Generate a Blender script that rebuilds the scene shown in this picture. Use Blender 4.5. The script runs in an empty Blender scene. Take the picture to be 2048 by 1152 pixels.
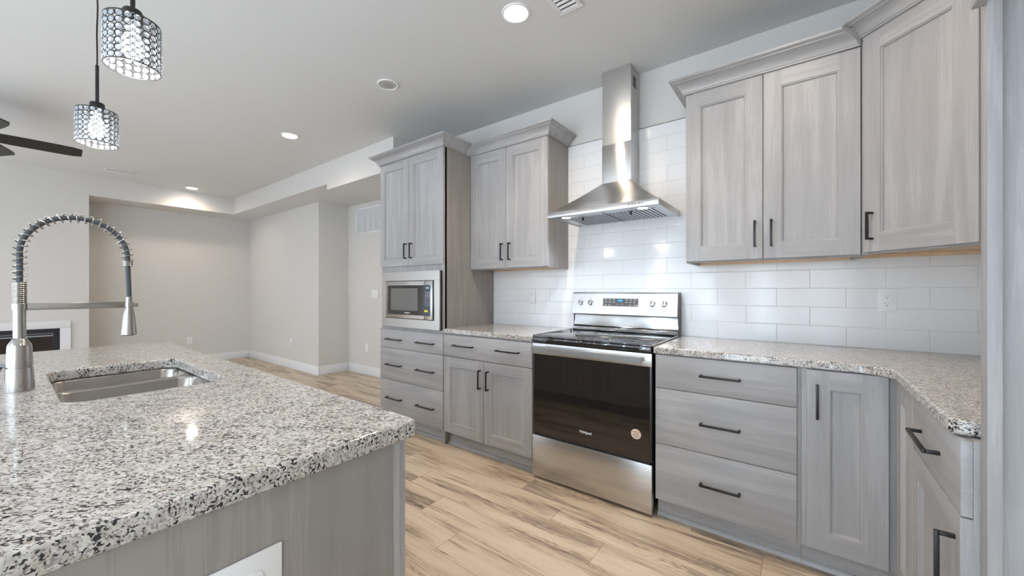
import bpy, bmesh, math, random
from mathutils import Vector, Matrix
PI = math.pi
random.seed(4)
S = bpy.context.scene
COL = S.collection

# ---------------------------------------------------------------- camera
cam_d = bpy.data.cameras.new('camera'); cam = bpy.data.objects.new('camera', cam_d); COL.objects.link(cam)
cam.location = (1.398, -2.7498, 1.2121)
cam.rotation_euler = (PI/2, 0, 0.6593)
cam_d.sensor_width = 36; cam_d.lens = 778.52/2048*36
cam_d.shift_x = (1024-1005.56)/2048
cam_d.shift_y = (580.82-576)/2048
cam_d.clip_start = 0.02
S.camera = cam
# ---------------------------------------------------------------- world, view, lights
w = bpy.data.worlds.new('world'); S.world = w; w.use_nodes = True
w.node_tree.nodes['Background'].inputs[0].default_value = (0.75, 0.85, 1, 1)
w.node_tree.nodes['Background'].inputs[1].default_value = 1.0
S.view_settings.view_transform = 'Standard'; S.view_settings.look = 'None'
S.view_settings.gamma = 1; S.view_settings.use_curve_mapping = False
S.view_settings.exposure = 1.47

def area(name, loc, rot, sx, sy, power, col):
    l = bpy.data.lights.new(name, 'AREA'); l.shape = 'RECTANGLE'; l.size = sx; l.size_y = sy
    l.energy = power; l.color = col
    o = bpy.data.objects.new(name, l); COL.objects.link(o); o.location = loc; o.rotation_euler = rot
    return o
# daylight through the windows in the wall behind the camera (they sit in the window openings)
for x, w_, e_, tilt_, c_ in [(-5.0, 1.5, 28, .35, .66), (-2.9, 1.5, 46, .35, .66), (-1.40, .26, 9, .2, .76), (0.05, 1.5, 150, .14, .64), (1.55, 1.1, 34, -.12, .74)]:  # narrow lamp added to put a bright streak on the hood chimney
    area('daylight', (x, -4.72, 1.30), (PI/2-tilt_, 0, PI), w_, 1.9, e_, (c_, (1+c_)/2, 1.0))

# ---------------------------------------------------------------- materials
def newmat(name):
    m = bpy.data.materials.new(name); m.use_nodes = True
    return m, m.node_tree.nodes, m.node_tree.links, m.node_tree.nodes['Principled BSDF']
def simple(name, col, rough=0.5, metal=0.0, bump=0.0, bscale=200, spec=None, emit=None, estr=0):
    m, N, L, B = newmat(name)
    B.inputs['Base Color'].default_value = (*col, 1); B.inputs['Roughness'].default_value = rough
    B.inputs['Metallic'].default_value = metal
    if spec is not None: B.inputs['Specular IOR Level'].default_value = spec
    if emit: B.inputs['Emission Color'].default_value = (*emit, 1); B.inputs['Emission Strength'].default_value = estr
    tc = N.new('ShaderNodeTexCoord'); nz = N.new('ShaderNodeTexNoise'); nz.inputs['Scale'].default_value = bscale
    L.new(tc.outputs['Object'], nz.inputs['Vector'])
    mx = N.new('ShaderNodeMapRange'); mx.inputs[3].default_value = max(rough-0.04, 0); mx.inputs[4].default_value = min(rough+0.04, 1)
    L.new(nz.outputs[0], mx.inputs[0]); L.new(mx.outputs[0], B.inputs['Roughness'])
    if bump:
        b = N.new('ShaderNodeBump'); b.inputs['Strength'].default_value = bump; b.inputs['Distance'].default_value = 0.002
        L.new(nz.outputs[0], b.inputs['Height']); L.new(b.outputs[0], B.inputs['Normal'])
    return m
def ramp(N, stops):
    r = N.new('ShaderNodeValToRGB'); e = r.color_ramp.elements
    while len(e) < len(stops): e.new(0.5)
    for i, (p, c) in enumerate(stops):
        e[i].position = p; e[i].color = (*c, 1) if len(c) == 3 else c
    return r

def wood(name, horiz=False, base=(0.385, 0.378, 0.376), dark=(0.315, 0.307, 0.305)):
    m, N, L, B = newmat(name)
    tc = N.new('ShaderNodeTexCoord'); oi = N.new('ShaderNodeObjectInfo')
    ad = N.new('ShaderNodeVectorMath'); ad.operation = 'MULTIPLY_ADD'
    ad.inputs[1].default_value = (7.3, 3.1, 5.7)
    cmb = N.new('ShaderNodeCombineXYZ')
    for k in range(3): L.new(oi.outputs['Random'], cmb.inputs[k])
    L.new(cmb.outputs[0], ad.inputs[0]); L.new(tc.outputs['Object'], ad.inputs[2])
    mp = N.new('ShaderNodeMapping')
    mp.inputs['Scale'].default_value = (0.9, 17, 17) if horiz else (17, 17, 0.9)
    L.new(ad.outputs[0], mp.inputs[0])
    n1 = N.new('ShaderNodeTexNoise'); n1.inputs['Scale'].default_value = 1.4; n1.inputs['Detail'].default_value = 6; n1.inputs['Distortion'].default_value = 0.5
    L.new(mp.outputs[0], n1.inputs['Vector'])
    mp2 = N.new('ShaderNodeMapping'); mp2.inputs['Scale'].default_value = (6, 160, 160) if horiz else (160, 160, 6)
    L.new(ad.outputs[0], mp2.inputs[0])
    n2 = N.new('ShaderNodeTexNoise'); n2.inputs['Scale'].default_value = 1.5; n2.inputs['Detail'].default_value = 3
    L.new(mp2.outputs[0], n2.inputs['Vector'])
    n3 = N.new('ShaderNodeTexNoise'); n3.inputs['Scale'].default_value = 2.2; n3.inputs['Detail'].default_value = 2
    L.new(ad.outputs[0], n3.inputs['Vector'])
    a1 = N.new('ShaderNodeMath'); a1.operation = 'MULTIPLY_ADD'; a1.inputs[1].default_value = 0.4
    L.new(n2.outputs[0], a1.inputs[0]); L.new(n1.outputs[0], a1.inputs[2])
    a2 = N.new('ShaderNodeMath'); a2.operation = 'MULTIPLY_ADD'; a2.inputs[1].default_value = 0.45
    L.new(n3.outputs[0], a2.inputs[0]); L.new(a1.outputs[0], a2.inputs[2])
    r = ramp(N, [(0.58, dark), (0.97, base), (1.0, tuple(min(1, c*1.1) for c in base))])
    L.new(a2.outputs[0], r.inputs[0]); L.new(r.outputs[0], B.inputs['Base Color'])
    B.inputs['Roughness'].default_value = 0.42
    b = N.new('ShaderNodeBump'); b.inputs['Strength'].default_value = 0.08; b.inputs['Distance'].default_value = 0.001
    L.new(n2.outputs[0], b.inputs['Height']); L.new(b.outputs[0], B.inputs['Normal'])
    return m

def granite(name):
    m, N, L, B = newmat(name)
    tc = N.new('ShaderNodeTexCoord')
    mp = N.new('ShaderNodeMapping'); mp.vector_type = 'TEXTURE'; mp.inputs['Rotation'].default_value = (0, 0, 0.66); mp.inputs['Scale'].default_value = (1.2, 0.72, 0.8)
    L.new(tc.outputs['Object'], mp.inputs[0])
    def nz(sc, det=2, dist=0.0):
        n = N.new('ShaderNodeTexNoise'); n.inputs['Scale'].default_value = sc; n.inputs['Detail'].default_value = det; n.inputs['Distortion'].default_value = dist
        L.new(mp.outputs[0], n.inputs['Vector']); return n
    nb = nz(60, 3); rb = ramp(N, [(0.36, (0.50, 0.465, 0.43)), (0.5, (0.62, 0.59, 0.555)), (0.64, (0.71, 0.685, 0.65))])
    L.new(nb.outputs[0], rb.inputs[0])
    # beige blotches
    nt = nz(22, 2); rt = ramp(N, [(0.60, (0, 0, 0)), (0.70, (1, 1, 1))]); L.new(nt.outputs[0], rt.inputs[0])
    m1 = N.new('ShaderNodeMix'); m1.data_type = 'RGBA'; m1.inputs[7].default_value = (0.47, 0.39, 0.31, 1)
    mlt = N.new('ShaderNodeMath'); mlt.operation = 'MULTIPLY'; mlt.inputs[1].default_value = 0.55; L.new(rt.outputs[0], mlt.inputs[0])
    L.new(mlt.outputs[0], m1.inputs[0]); L.new(rb.outputs[0], m1.inputs[6])
    # grey grains
    ng = nz(190, 3, 0.4); rg = ramp(N, [(0.52, (0, 0, 0)), (0.60, (1, 1, 1))]); L.new(ng.outputs[0], rg.inputs[0])
    mg = N.new('ShaderNodeMath'); mg.operation = 'MULTIPLY'; mg.inputs[1].default_value = 0.75; L.new(rg.outputs[0], mg.inputs[0])
    m2 = N.new('ShaderNodeMix'); m2.data_type = 'RGBA'; m2.inputs[7].default_value = (0.20, 0.185, 0.175, 1)
    L.new(mg.outputs[0], m2.inputs[0]); L.new(m1.outputs[2], m2.inputs[6])
    # black specks, clustered
    nk = nz(165, 3, 0.5); nc = nz(26, 2)
    ak = N.new('ShaderNodeMath'); ak.operation = 'MULTIPLY_ADD'; ak.inputs[1].default_value = 0.30
    L.new(nc.outputs[0], ak.inputs[0]); L.new(nk.outputs[0], ak.inputs[2])
    rk = ramp(N, [(0.722, (0, 0, 0)), (0.75, (1, 1, 1))]); L.new(ak.outputs[0], rk.inputs[0])
    m3 = N.new('ShaderNodeMix'); m3.data_type = 'RGBA'; m3.inputs[7].default_value = (0.025, 0.025, 0.03, 1)
    L.new(rk.outputs[0], m3.inputs[0]); L.new(m2.outputs[2], m3.inputs[6])
    L.new(m3.outputs[2], B.inputs['Base Color'])
    B.inputs['Roughness'].default_value = 0.07
    return m

def floor_mat():
    m, N, L, B = newmat('vinyl_plank')
    tc = N.new('ShaderNodeTexCoord'); sp = N.new('ShaderNodeSeparateXYZ'); L.new(tc.outputs['Object'], sp.inputs[0])
    def M(op, a, b=None, c=None):
        n = N.new('ShaderNodeMath'); n.operation = op
        for i, v in enumerate((a, b, c)):
            if v is None: continue
            if isinstance(v, (int, float)): n.inputs[i].default_value = v
            else: L.new(v, n.inputs[i])
        return n.outputs[0]
    X, Y = sp.outputs[0], sp.outputs[1]
    ry = M('DIVIDE', M('ADD', Y, 0.80), 0.178); row = M('FLOOR', ry)
    xs = M('ADD', M('SUBTRACT', X, 0.03), M('MULTIPLY', row, 0.305))
    rx = M('DIVIDE', xs, 1.22); cid = M('FLOOR', rx)
    fy = M('FRACT', ry); fx = M('FRACT', rx)
    cb = N.new('ShaderNodeCombineXYZ'); L.new(row, cb.inputs[0]); L.new(cid, cb.inputs[1])
    wn = N.new('ShaderNodeTexWhiteNoise'); wn.noise_dimensions = '3D'; L.new(cb.outputs[0], wn.inputs[0])
    rnd = wn.outputs[0]
    off = M('MULTIPLY', rnd, 37.0)
    cv = N.new('ShaderNodeCombineXYZ'); L.new(M('ADD', X, off), cv.inputs[0]); L.new(M('ADD', Y, off), cv.inputs[1])
    def nz(scx, scy, det, dist):
        mp = N.new('ShaderNodeMapping'); mp.inputs['Scale'].default_value = (scx, scy, 1); L.new(cv.outputs[0], mp.inputs[0])
        n = N.new('ShaderNodeTexNoise'); n.inputs['Scale'].default_value = 1; n.inputs['Detail'].default_value = det; n.inputs['Distortion'].default_value = dist
        L.new(mp.outputs[0], n.inputs['Vector']); return n.outputs[0]
    big = nz(1.3, 11, 3, 0.35); fine = nz(5, 170, 4, 0.2); mid = nz(2.6, 46, 5, 0.5)
    # cathedral rings
    mp = N.new('ShaderNodeMapping'); mp.inputs['Scale'].default_value = (1.1, 9, 1); L.new(cv.outputs[0], mp.inputs[0])
    n0 = N.new('ShaderNodeTexNoise'); n0.inputs['Scale'].default_value = 1; n0.inputs['Detail'].default_value = 2.5; n0.inputs['Distortion'].default_value = 0.6
    L.new(mp.outputs[0], n0.inputs['Vector'])
    rings = M('ABSOLUTE', M('SUBTRACT', M('FRACT', M('MULTIPLY', n0.outputs[0], 26)), 0.5))
    ringf = M('MULTIPLY', M('SUBTRACT', 0.5, rings), M('GREATER_THAN', big, 0.52))
    g = M('ADD', M('MULTIPLY', big, 0.62), M('MULTIPLY', mid, 0.42))
    g = M('ADD', g, M('MULTIPLY', fine, 0.42)); g = M('ADD', g, M('MULTIPLY', ringf, 0.22))
    g = M('ADD', g, M('MULTIPLY', M('SUBTRACT', rnd, 0.5), 0.10))
    r = ramp(N, [(0.62, (0.69, 0.575, 0.435)), (0.76, (0.60, 0.475, 0.34)), (0.88, (0.37, 0.285, 0.215)), (0.97, (0.20, 0.155, 0.125))])
    L.new(g, r.inputs[0])
    ey = M('MINIMUM', fy, M('SUBTRACT', 1.0, fy)); ex = M('MINIMUM', fx, M('SUBTRACT', 1.0, fx))
    seam = M('MAXIMUM', M('LESS_THAN', ey, 0.009), M('LESS_THAN', ex, 0.0014))
    mx = N.new('ShaderNodeMix'); mx.data_type = 'RGBA'; mx.inputs[7].default_value = (0.22, 0.16, 0.115, 1)
    L.new(M('MULTIPLY', seam, 0.65), mx.inputs[0]); L.new(r.outputs[0], mx.inputs[6]); L.new(mx.outputs[2], B.inputs['Base Color'])
    B.inputs['Roughness'].default_value = 0.38
    bp = N.new('ShaderNodeBump'); bp.inputs['Strength'].default_value = 0.15; bp.inputs['Distance'].default_value = 0.001
    L.new(M('SUBTRACT', fine, seam), bp.inputs['Height']); L.new(bp.outputs[0], B.inputs['Normal'])
    return m

def tile_mat():
    m, N, L, B = newmat('glazed_subway_tile')
    tc = N.new('ShaderNodeTexCoord'); sp = N.new('ShaderNodeSeparateXYZ'); L.new(tc.outputs['Object'], sp.inputs[0])
    def M(op, a, b=None):
        n = N.new('ShaderNodeMath'); n.operation = op
        for i, v in enumerate((a, b)):
            if v is None: continue
            if isinstance(v, (int, float)): n.inputs[i].default_value = v
            else: L.new(v, n.inputs[i])
        return n.outputs[0]
    X, Z = sp.outputs[0], sp.outputs[2]
    rz = M('DIVIDE', M('SUBTRACT', Z, 0.9135), 0.1035); row = M('FLOOR', rz)
    odd = M('MULTIPLY', M('FLOORED_MODULO', row, 2.0), 0.1515)
    rx = M('DIVIDE', M('SUBTRACT', M('SUBTRACT', X, 0.0587), odd), 0.303)
    fz = M('MULTIPLY', M('FRACT', rz), 0.1035); fx = M('MULTIPLY', M('FRACT', rx), 0.303)
    ez = M('MINIMUM', fz, M('SUBTRACT', 0.1035, fz)); ex = M('MINIMUM', fx, M('SUBTRACT', 0.303, fx))
    e = M('MINIMUM', ez, ex)
    gr = M('LESS_THAN', e, 0.0012)
    mx = N.new('ShaderNodeMix'); mx.data_type = 'RGBA'; mx.inputs[6].default_value = (0.87, 0.87, 0.87, 1); mx.inputs[7].default_value = (0.66, 0.65, 0.63, 1)
    L.new(gr, mx.inputs[0]); L.new(mx.outputs[2], B.inputs['Base Color'])
    rr = N.new('ShaderNodeMix'); rr.data_type = 'FLOAT'; rr.inputs[2].default_value = 0.13; rr.inputs[3].default_value = 0.8
    L.new(gr, rr.inputs[0]); L.new(rr.outputs[0], B.inputs['Roughness'])
    nz = N.new('ShaderNodeTexNoise'); nz.inputs['Scale'].default_value = 14; nz.inputs['Detail'].default_value = 1
    L.new(tc.outputs['Object'], nz.inputs['Vector'])
    h = M('MINIMUM', M('DIVIDE', e, 0.004), 1.0)
    h = M('ADD', h, M('MULTIPLY', nz.outputs[0], 0.8))
    bp = N.new('ShaderNodeBump'); bp.inputs['Strength'].default_value = 0.35; bp.inputs['Distance'].default_value = 0.0015
    L.new(h, bp.inputs['Height']); L.new(bp.outputs[0], B.inputs['Normal'])
    return m

def steel(name, col=(0.60, 0.59, 0.575), rough=0.28, scale=(2, 2, 500), amt=0.03):
    m, N, L, B = newmat(name)
    B.inputs['Metallic'].default_value = 1; B.inputs['Base Color'].default_value = (*col, 1)
    tc = N.new('ShaderNodeTexCoord'); mp = N.new('ShaderNodeMapping'); mp.inputs['Scale'].default_value = scale
    L.new(tc.outputs['Object'], mp.inputs[0])
    nz = N.new('ShaderNodeTexNoise'); nz.inputs['Scale'].default_value = 1; nz.inputs['Detail'].default_value = 2
    L.new(mp.outputs[0], nz.inputs['Vector'])
    mr = N.new('ShaderNodeMapRange'); mr.inputs[3].default_value = rough-amt; mr.inputs[4].default_value = rough+amt
    L.new(nz.outputs[0], mr.inputs[0]); L.new(mr.outputs[0], B.inputs['Roughness'])
    return m

M_WV = wood('grey_stained_wood'); M_WH = wood('grey_stained_wood_horizontal', True)
M_SIDE = wood('grey_brown_side_wood', False, (0.312, 0.288, 0.268), (0.268, 0.247, 0.230))  # darker, browner version of the wood, for cabinet sides and island ends
M_RAW = wood('raw_maple', True, (0.80, 0.60, 0.40), (0.68, 0.47, 0.28))
M_GRAN = granite('speckled_granite')
M_FLOOR = floor_mat(); M_TILE = tile_mat()
M_WALL = simple('wall_paint', (0.70, 0.675, 0.64), 0.75, bump=0.05, bscale=300)
M_CEIL = simple('ceiling_paint', (0.70, 0.695, 0.685), 0.9, bump=0.05, bscale=250)
M_TRIM = simple('white_trim_paint', (0.84, 0.85, 0.86), 0.35)
M_PLAST = simple('white_plastic', (0.86, 0.86, 0.86), 0.3)
M_PLASTD = simple('slot_dark', (0.05, 0.05, 0.05), 0.6)
M_BLACK = simple('black_metal', (0.018, 0.018, 0.02), 0.35, 0.3)
M_GLASSB = simple('black_glass', (0.012, 0.010, 0.010), 0.04, 0.0, spec=0.9)
M_STEEL = steel('brushed_steel', (.58, .58, .58)); M_STEELV = steel('brushed_chimney_steel', (.52, .51, .495), .30, amt=.04)
_b = M_STEELV.node_tree.nodes['Principled BSDF']; _b.inputs['Anisotropic'].default_value = .85; _b.inputs['Anisotropic Rotation'].default_value = .25
_t = M_STEELV.node_tree.nodes.new('ShaderNodeTangent'); _t.direction_type = 'RADIAL'; _t.axis = 'Z'
M_STEELV.node_tree.links.new(_t.outputs[0], _b.inputs['Tangent'])
M_SINK = steel('satin_sink_steel', (0.40, 0.365, 0.33), 0.22, (60, 3, 60), 0.06)
M_NICK = steel('brushed_nickel', (0.39, 0.37, 0.345), 0.22, (4, 4, 300), 0.08)
M_CHROME = simple('chrome', (0.75, 0.75, 0.76), 0.08, 1.0)
M_DARK = simple('dark_gap', (0.02, 0.02, 0.022), 0.7)
M_HOSE = simple('blue_grey_hose', (0.055, 0.066, 0.075), 0.6, bump=0.4, bscale=500)
M_FAN = simple('dark_bronze', (0.022, 0.020, 0.019), 0.4, 0.2)
M_LED = simple('lit_lens', (1, 1, 1), 0.4, emit=(1, 0.97, 0.93), estr=14)
M_LEDH = simple('lit_hood_lens', (1, 1, 1), 0.4, emit=(0.86, 0.92, 1), estr=14)
M_BULB = simple('lit_bulb', (1, 1, 1), 0.4, emit=(0.95, 0.98, 1), estr=4)
M_MW = simple('microwave_window', (0.16, 0.155, 0.145), 0.12, 0.0)
M_MWD = simple('microwave_door_glass', (0.035, 0.030, 0.027), 0.08)
M_MWP = simple('microwave_keypad', (0.03, 0.038, 0.055), 0.2)
M_PANEL = simple('range_keypad', (0.11, 0.10, 0.095), 0.25)
M_YEL = simple('yellow_sticker', (0.85, 0.75, 0.05), 0.5)
M_PEACH = simple('peach_sticker', (0.85, 0.66, 0.52), 0.5)
M_INK = simple('ink', (0.06, 0.05, 0.05), 0.6)
M_PRINT = simple('pale_print', (0.75, 0.77, 0.8), 0.5)
M_BLUE = simple('blue_display', (0.0, 0.2, 0.5), 0.3, emit=(0.02, 0.35, 0.9), estr=1.2)
M_WHITEGLOW = simple('white_metal', (0.80, 0.80, 0.80), 0.4)
def crystal():
    m, N, L, B = newmat('cut_crystal')
    B.inputs['Base Color'].default_value = (0.62, 0.66, 0.70, 1); B.inputs['Roughness'].default_value = 0.08
    B.inputs['Transmission Weight'].default_value = 0.7; B.inputs['IOR'].default_value = 1.5
    vo = N.new('ShaderNodeTexVoronoi'); vo.inputs['Scale'].default_value = 260
    tc = N.new('ShaderNodeTexCoord'); L.new(tc.outputs['Object'], vo.inputs['Vector'])
    bp = N.new('ShaderNodeBump'); bp.inputs['Strength'].default_value = 0.6; bp.inputs['Distance'].default_value = 0.002
    L.new(vo.outputs['Distance'], bp.inputs['Height']); L.new(bp.outputs[0], B.inputs['Normal'])
    return m
M_CRYS = crystal()
def glassm(name, col=(1, 1, 1)):
    m, N, L, B = newmat(name)
    B.inputs['Base Color'].default_value = (*col, 1); B.inputs['Roughness'].default_value = 0.02
    B.inputs['Transmission Weight'].default_value = 1.0; B.inputs['IOR'].default_value = 1.45
    return m

# ---------------------------------------------------------------- mesh helpers
class MB:
    """collects shapes; material index is set by .mi"""
    def __init__(s): s.bm = bmesh.new(); s.mi = 0; s.sm = False
    def face(s, vs, smooth=None):
        try: f = s.bm.faces.new(vs)
        except ValueError: return None
        f.material_index = s.mi; f.smooth = s.sm if smooth is None else smooth
        return f
    def v(s, *p): return s.bm.verts.new(p)
    def box(s, x0, x1, y0, y1, z0, z1, bev=0.0):
        if x0 > x1: x0, x1 = x1, x0
        if y0 > y1: y0, y1 = y1, y0
        if z0 > z1: z0, z1 = z1, z0
        r = bmesh.ops.create_cube(s.bm, size=1)['verts']
        for v in r: v.co = Vector(((x0+x1)/2+v.co.x*(x1-x0), (y0+y1)/2+v.co.y*(y1-y0), (z0+z1)/2+v.co.z*(z1-z0)))
        fs = set(f for v in r for f in v.link_faces)
        for f in fs: f.material_index = s.mi; f.smooth = False
        if bev:
            es = list(set(e for v in r for e in v.link_edges))
            o = bmesh.ops.bevel(s.bm, geom=es, offset=bev, segments=2, profile=0.5, affect='EDGES')
            for f in o['faces']: f.material_index = s.mi
        return s
    def lathe(s, prof, c=(0, 0, 0), n=32, axis='z', a0=0, caps=True, smooth=True):
        """prof list of (r, h)"""
        rings = []
        for r, h in prof:
            ring = []
            for k in range(n):
                a = a0+2*PI*k/n; x, y = r*math.cos(a), r*math.sin(a)
                p = {'z': (x, y, h), 'y': (x, h, y), 'x': (h, x, y)}[axis]
                ring.append(s.v(c[0]+p[0], c[1]+p[1], c[2]+p[2]))
            rings.append(ring)
        for a, b in zip(rings, rings[1:]):
            for k in range(n): s.face([a[k], a[(k+1) % n], b[(k+1) % n], b[k]], smooth)
        if caps:
            if prof[0][0] > 1e-6: s.face(rings[0][::-1], False)
            if prof[-1][0] > 1e-6: s.face(rings[-1], False)
        return s
    def tube(s, pts, r, n=8, caps=True, closed=False):
        pts = [Vector(p) for p in pts]; m = len(pts)
        up = None; rings = []
        for i in range(m):
            if closed: t = (pts[(i+1) % m]-pts[i-1])
            else: t = pts[min(i+1, m-1)]-pts[max(i-1, 0)]
            t.normalize()
            if up is None:
                up = t.orthogonal().normalized()
            up = (up-t*up.dot(t)).normalized(); q = t.cross(up)
            rr = r[i] if isinstance(r, (list, tuple)) else r
            rings.append([s.bm.verts.new(pts[i]+(up*math.cos(2*PI*k/n)+q*math.sin(2*PI*k/n))*rr) for k in range(n)])
        for i in range(m if closed else m-1):
            a, b = rings[i], rings[(i+1) % m]
            for k in range(n): s.face([a[k], a[(k+1) % n], b[(k+1) % n], b[k]], True)
        if caps and not closed: s.face(rings[0][::-1], False); s.face(rings[-1], False)
        return s
    def prism(s, poly, z0, z1, axis='z'):
        """poly 2d; axis z: (x,y) extruded z; axis y: (x,z) extruded y; axis x: (y,z)"""
        f = {'z': lambda p, h: (p[0], p[1], h), 'y': lambda p, h: (p[0], h, p[1]), 'x': lambda p, h: (h, p[0], p[1])}[axis]
        a = [s.v(*f(p, z0)) for p in poly]; b = [s.v(*f(p, z1)) for p in poly]
        s.face(a[::-1], False); s.face(b, False)
        for k in range(len(poly)): s.face([a[k], a[(k+1) % len(poly)], b[(k+1) % len(poly)], b[k]])
        return s
    def sweep(s, path, prof):
        """path: 2d points (outside on the right-hand side of travel); prof: (out, z) closed loop"""
        P = [Vector(p) for p in path]; n = len(P); rings = []
        nor = []
        for i in range(n-1):
            d = (P[i+1]-P[i]).normalized(); nor.append(Vector((d.y, -d.x)))
        for i in range(n):
            if i == 0: m = nor[0]
            elif i == n-1: m = nor[-1]
            else:
                m = nor[i-1]+nor[i]; m = m/(1+nor[i-1].dot(nor[i]))
            rings.append([s.v(P[i].x+m.x*o, P[i].y+m.y*o, z) for o, z in prof])
        k = len(prof)
        for a, b in zip(rings, rings[1:]):
            for j in range(k): s.face([a[j], b[j], b[(j+1) % k], a[(j+1) % k]])
        s.face(rings[0]); s.face(rings[-1][::-1])
        return s
    def build(s, name, mats, parent=None, world=False, bevel=0.0, seg=2, recalc=True):
        bm = s.bm
        if recalc: bmesh.ops.recalc_face_normals(bm, faces=bm.faces)
        me = bpy.data.meshes.new(name); 
        root = parent
        while root is not None and root.parent is not None: root = root.parent
        if world and root is not None: bm.transform(root.matrix_basis.inverted())
        bm.to_mesh(me); bm.free()
        me.set_sharp_from_angle(angle=math.radians(32))
        for m in (mats if isinstance(mats, (list, tuple)) else [mats]): me.materials.append(m)
        o = bpy.data.objects.new(name, me); COL.objects.link(o)
        if parent is not None: o.parent = parent
        if bevel:
            b = o.modifiers.new('bevel', 'BEVEL'); b.width = bevel; b.segments = seg; b.limit_method = 'ANGLE'; b.angle_limit = math.radians(40)
            b.harden_normals = False
        return o

def tag(o, label=None, cat=None, group=None, kind=None):
    if label: o['label'] = label
    if cat: o['category'] = cat
    if group: o['group'] = group
    if kind: o['kind'] = kind
    return o
def thing(name, label, cat, loc=(0, 0, 0), rz=0, group=None):
    o = bpy.data.objects.new(name, None); o.empty_display_size = 0.1; COL.objects.link(o)
    o.location = loc; o.rotation_euler = (0, 0, rz)
    o.matrix_basis = Matrix.Translation(loc) @ Matrix.Rotation(rz, 4, 'Z')
    return tag(o, label, cat, group)
def struct(name, mb, mat, **k):
    return tag(mb.build(name, mat, **k), kind='structure')
def recenter(o, p):
    """puts a top-level mesh's origin at p"""
    o.data.transform(Matrix.Translation(-Vector(p))); o.location = p; return o
def copy_tree(o, parent=None):
    c = o.copy(); COL.objects.link(c); c.parent = parent
    for ch in list(o.children): copy_tree(ch, c)
    return c
def text_mb(mb, body, size, mat4, ext=0.0003, bold=0.0, sx=1.0):
    cu = bpy.data.curves.new('lettering', 'FONT'); cu.body = body; cu.size = size; cu.extrude = ext; cu.offset = bold
    cu.align_x = 'CENTER'; cu.align_y = 'CENTER'; cu.resolution_u = 3
    ob = bpy.data.objects.new('lettering', cu); COL.objects.link(ob)
    bpy.context.view_layer.update()
    dg = bpy.context.evaluated_depsgraph_get()
    me = bpy.data.meshes.new_from_object(ob.evaluated_get(dg))
    me.transform(mat4 @ Matrix.Diagonal((sx, 1, 1, 1)))
    n0 = len(mb.bm.faces); mb.bm.from_mesh(me); mb.bm.faces.ensure_lookup_table()
    for f in mb.bm.faces[n0:]: f.material_index = mb.mi
    bpy.data.objects.remove(ob); bpy.data.meshes.remove(me); bpy.data.curves.remove(cu)
def front_mat(x, y, z):  # lettering upright, read while looking along +Y
    return Matrix.Translation((x, y, z)) @ Matrix.Rotation(PI/2, 4, 'X')

# ================================================================ THE ROOM
XR, XL, YB = 2.285, -6.60, -4.85
H = 2.736; HS = 2.482
ob = struct('floor', MB().box(XL-.1, XR+.1, YB-.1, 0.6, -0.05, 0), M_FLOOR)
struct('ceiling', MB().box(XL-.1, XR+.1, YB-.1, 0.6, H, H+.1), M_CEIL)
KX = -1.80
struct('wall_kitchen', MB().box(KX, XR+.1, 0.008, 0.49, 0, H), M_WALL)
struct('wall_backsplash', MB().box(-0.8375, XR, 0.0, 0.008, 0.86, 2.3425), M_TILE)
struct('trim_1', MB().box(-0.8375, XR, -0.0015, 0.008, 2.3425, 2.3455), M_BLACK)
struct('wall_hall', MB().box(XL-.1, KX+.5, 0.49, 0.59, 0, H), M_WALL)
struct('wall_living', MB().box(XL-.1, -4.08, 0.03, 0.49, 0, H), M_WALL)
struct('wall_far', MB().box(XL-.1, XL, YB-.1, 0.5, 0, H), M_WALL)
struct('wall_right', MB().box(XR, XR+.1, YB-.1, 0.5, 0, H), M_WALL)
# wall behind the camera, with its window openings, the narrow one added for the chimney streak
mb = MB(); ops = [(-5.0, 1.5, .30, 2.30), (-2.9, 1.5, .30, 2.30), (-1.40, .30, .30, 2.30), (0.05, 1.5, .30, 2.30), (1.55, 1.1, .06, 2.20)]
xs = XL-.1
for (x, w_, z0, z1) in ops:
    mb.box(xs, x-w_/2, YB-.1, YB, 0, H); mb.box(x-w_/2, x+w_/2, YB-.1, YB, 0, z0); mb.box(x-w_/2, x+w_/2, YB-.1, YB, z1, H); xs = x+w_/2
mb.box(xs, XR+.1, YB-.1, YB, 0, H); struct('wall_back', mb, M_WALL)
for i, (x, w_, z0, z1) in enumerate(ops):
    mb = MB()
    for a, b, c, d in [(x-w_/2, x-w_/2+.03, z0, z1), (x+w_/2-.03, x+w_/2, z0, z1), (x-w_/2, x+w_/2, z0, z0+.05), (x-w_/2, x+w_/2, z1-.05, z1)]+([(x-.02, x+.02, z0, z1)] if w_ > 1 else []):
        mb.box(a, b, YB-.06, YB-.01, c, d)
    struct(f'window_{i+1}', mb, M_TRIM)
# dropped soffits
mb = MB(); mb.box(XL, KX-.018, -0.37, 0.49, HS, H); struct('trim_2', mb, M_WALL)
mb = MB(); mb.box(-3.09, KX-.018, -0.372, 0.49, 2.415, HS); struct('trim_3', mb, M_WALL)
mb = MB(); mb.box(XL, -6.07, YB, -0.37, HS-.012, H); struct('trim_4', mb, M_WALL)
struct('wall_fireplace', MB().box(XL, -6.07, -3.98, -2.033, 0, HS-.012), M_WALL)
# soffit undersides read as ceiling paint
struct('trim_5', MB().box(XL, -3.09, -0.369, 0.489, HS-.004, HS), M_CEIL)
struct('trim_6', MB().box(-3.089, KX-.02, -0.371, 0.489, 2.411, 2.415), M_CEIL)
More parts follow.
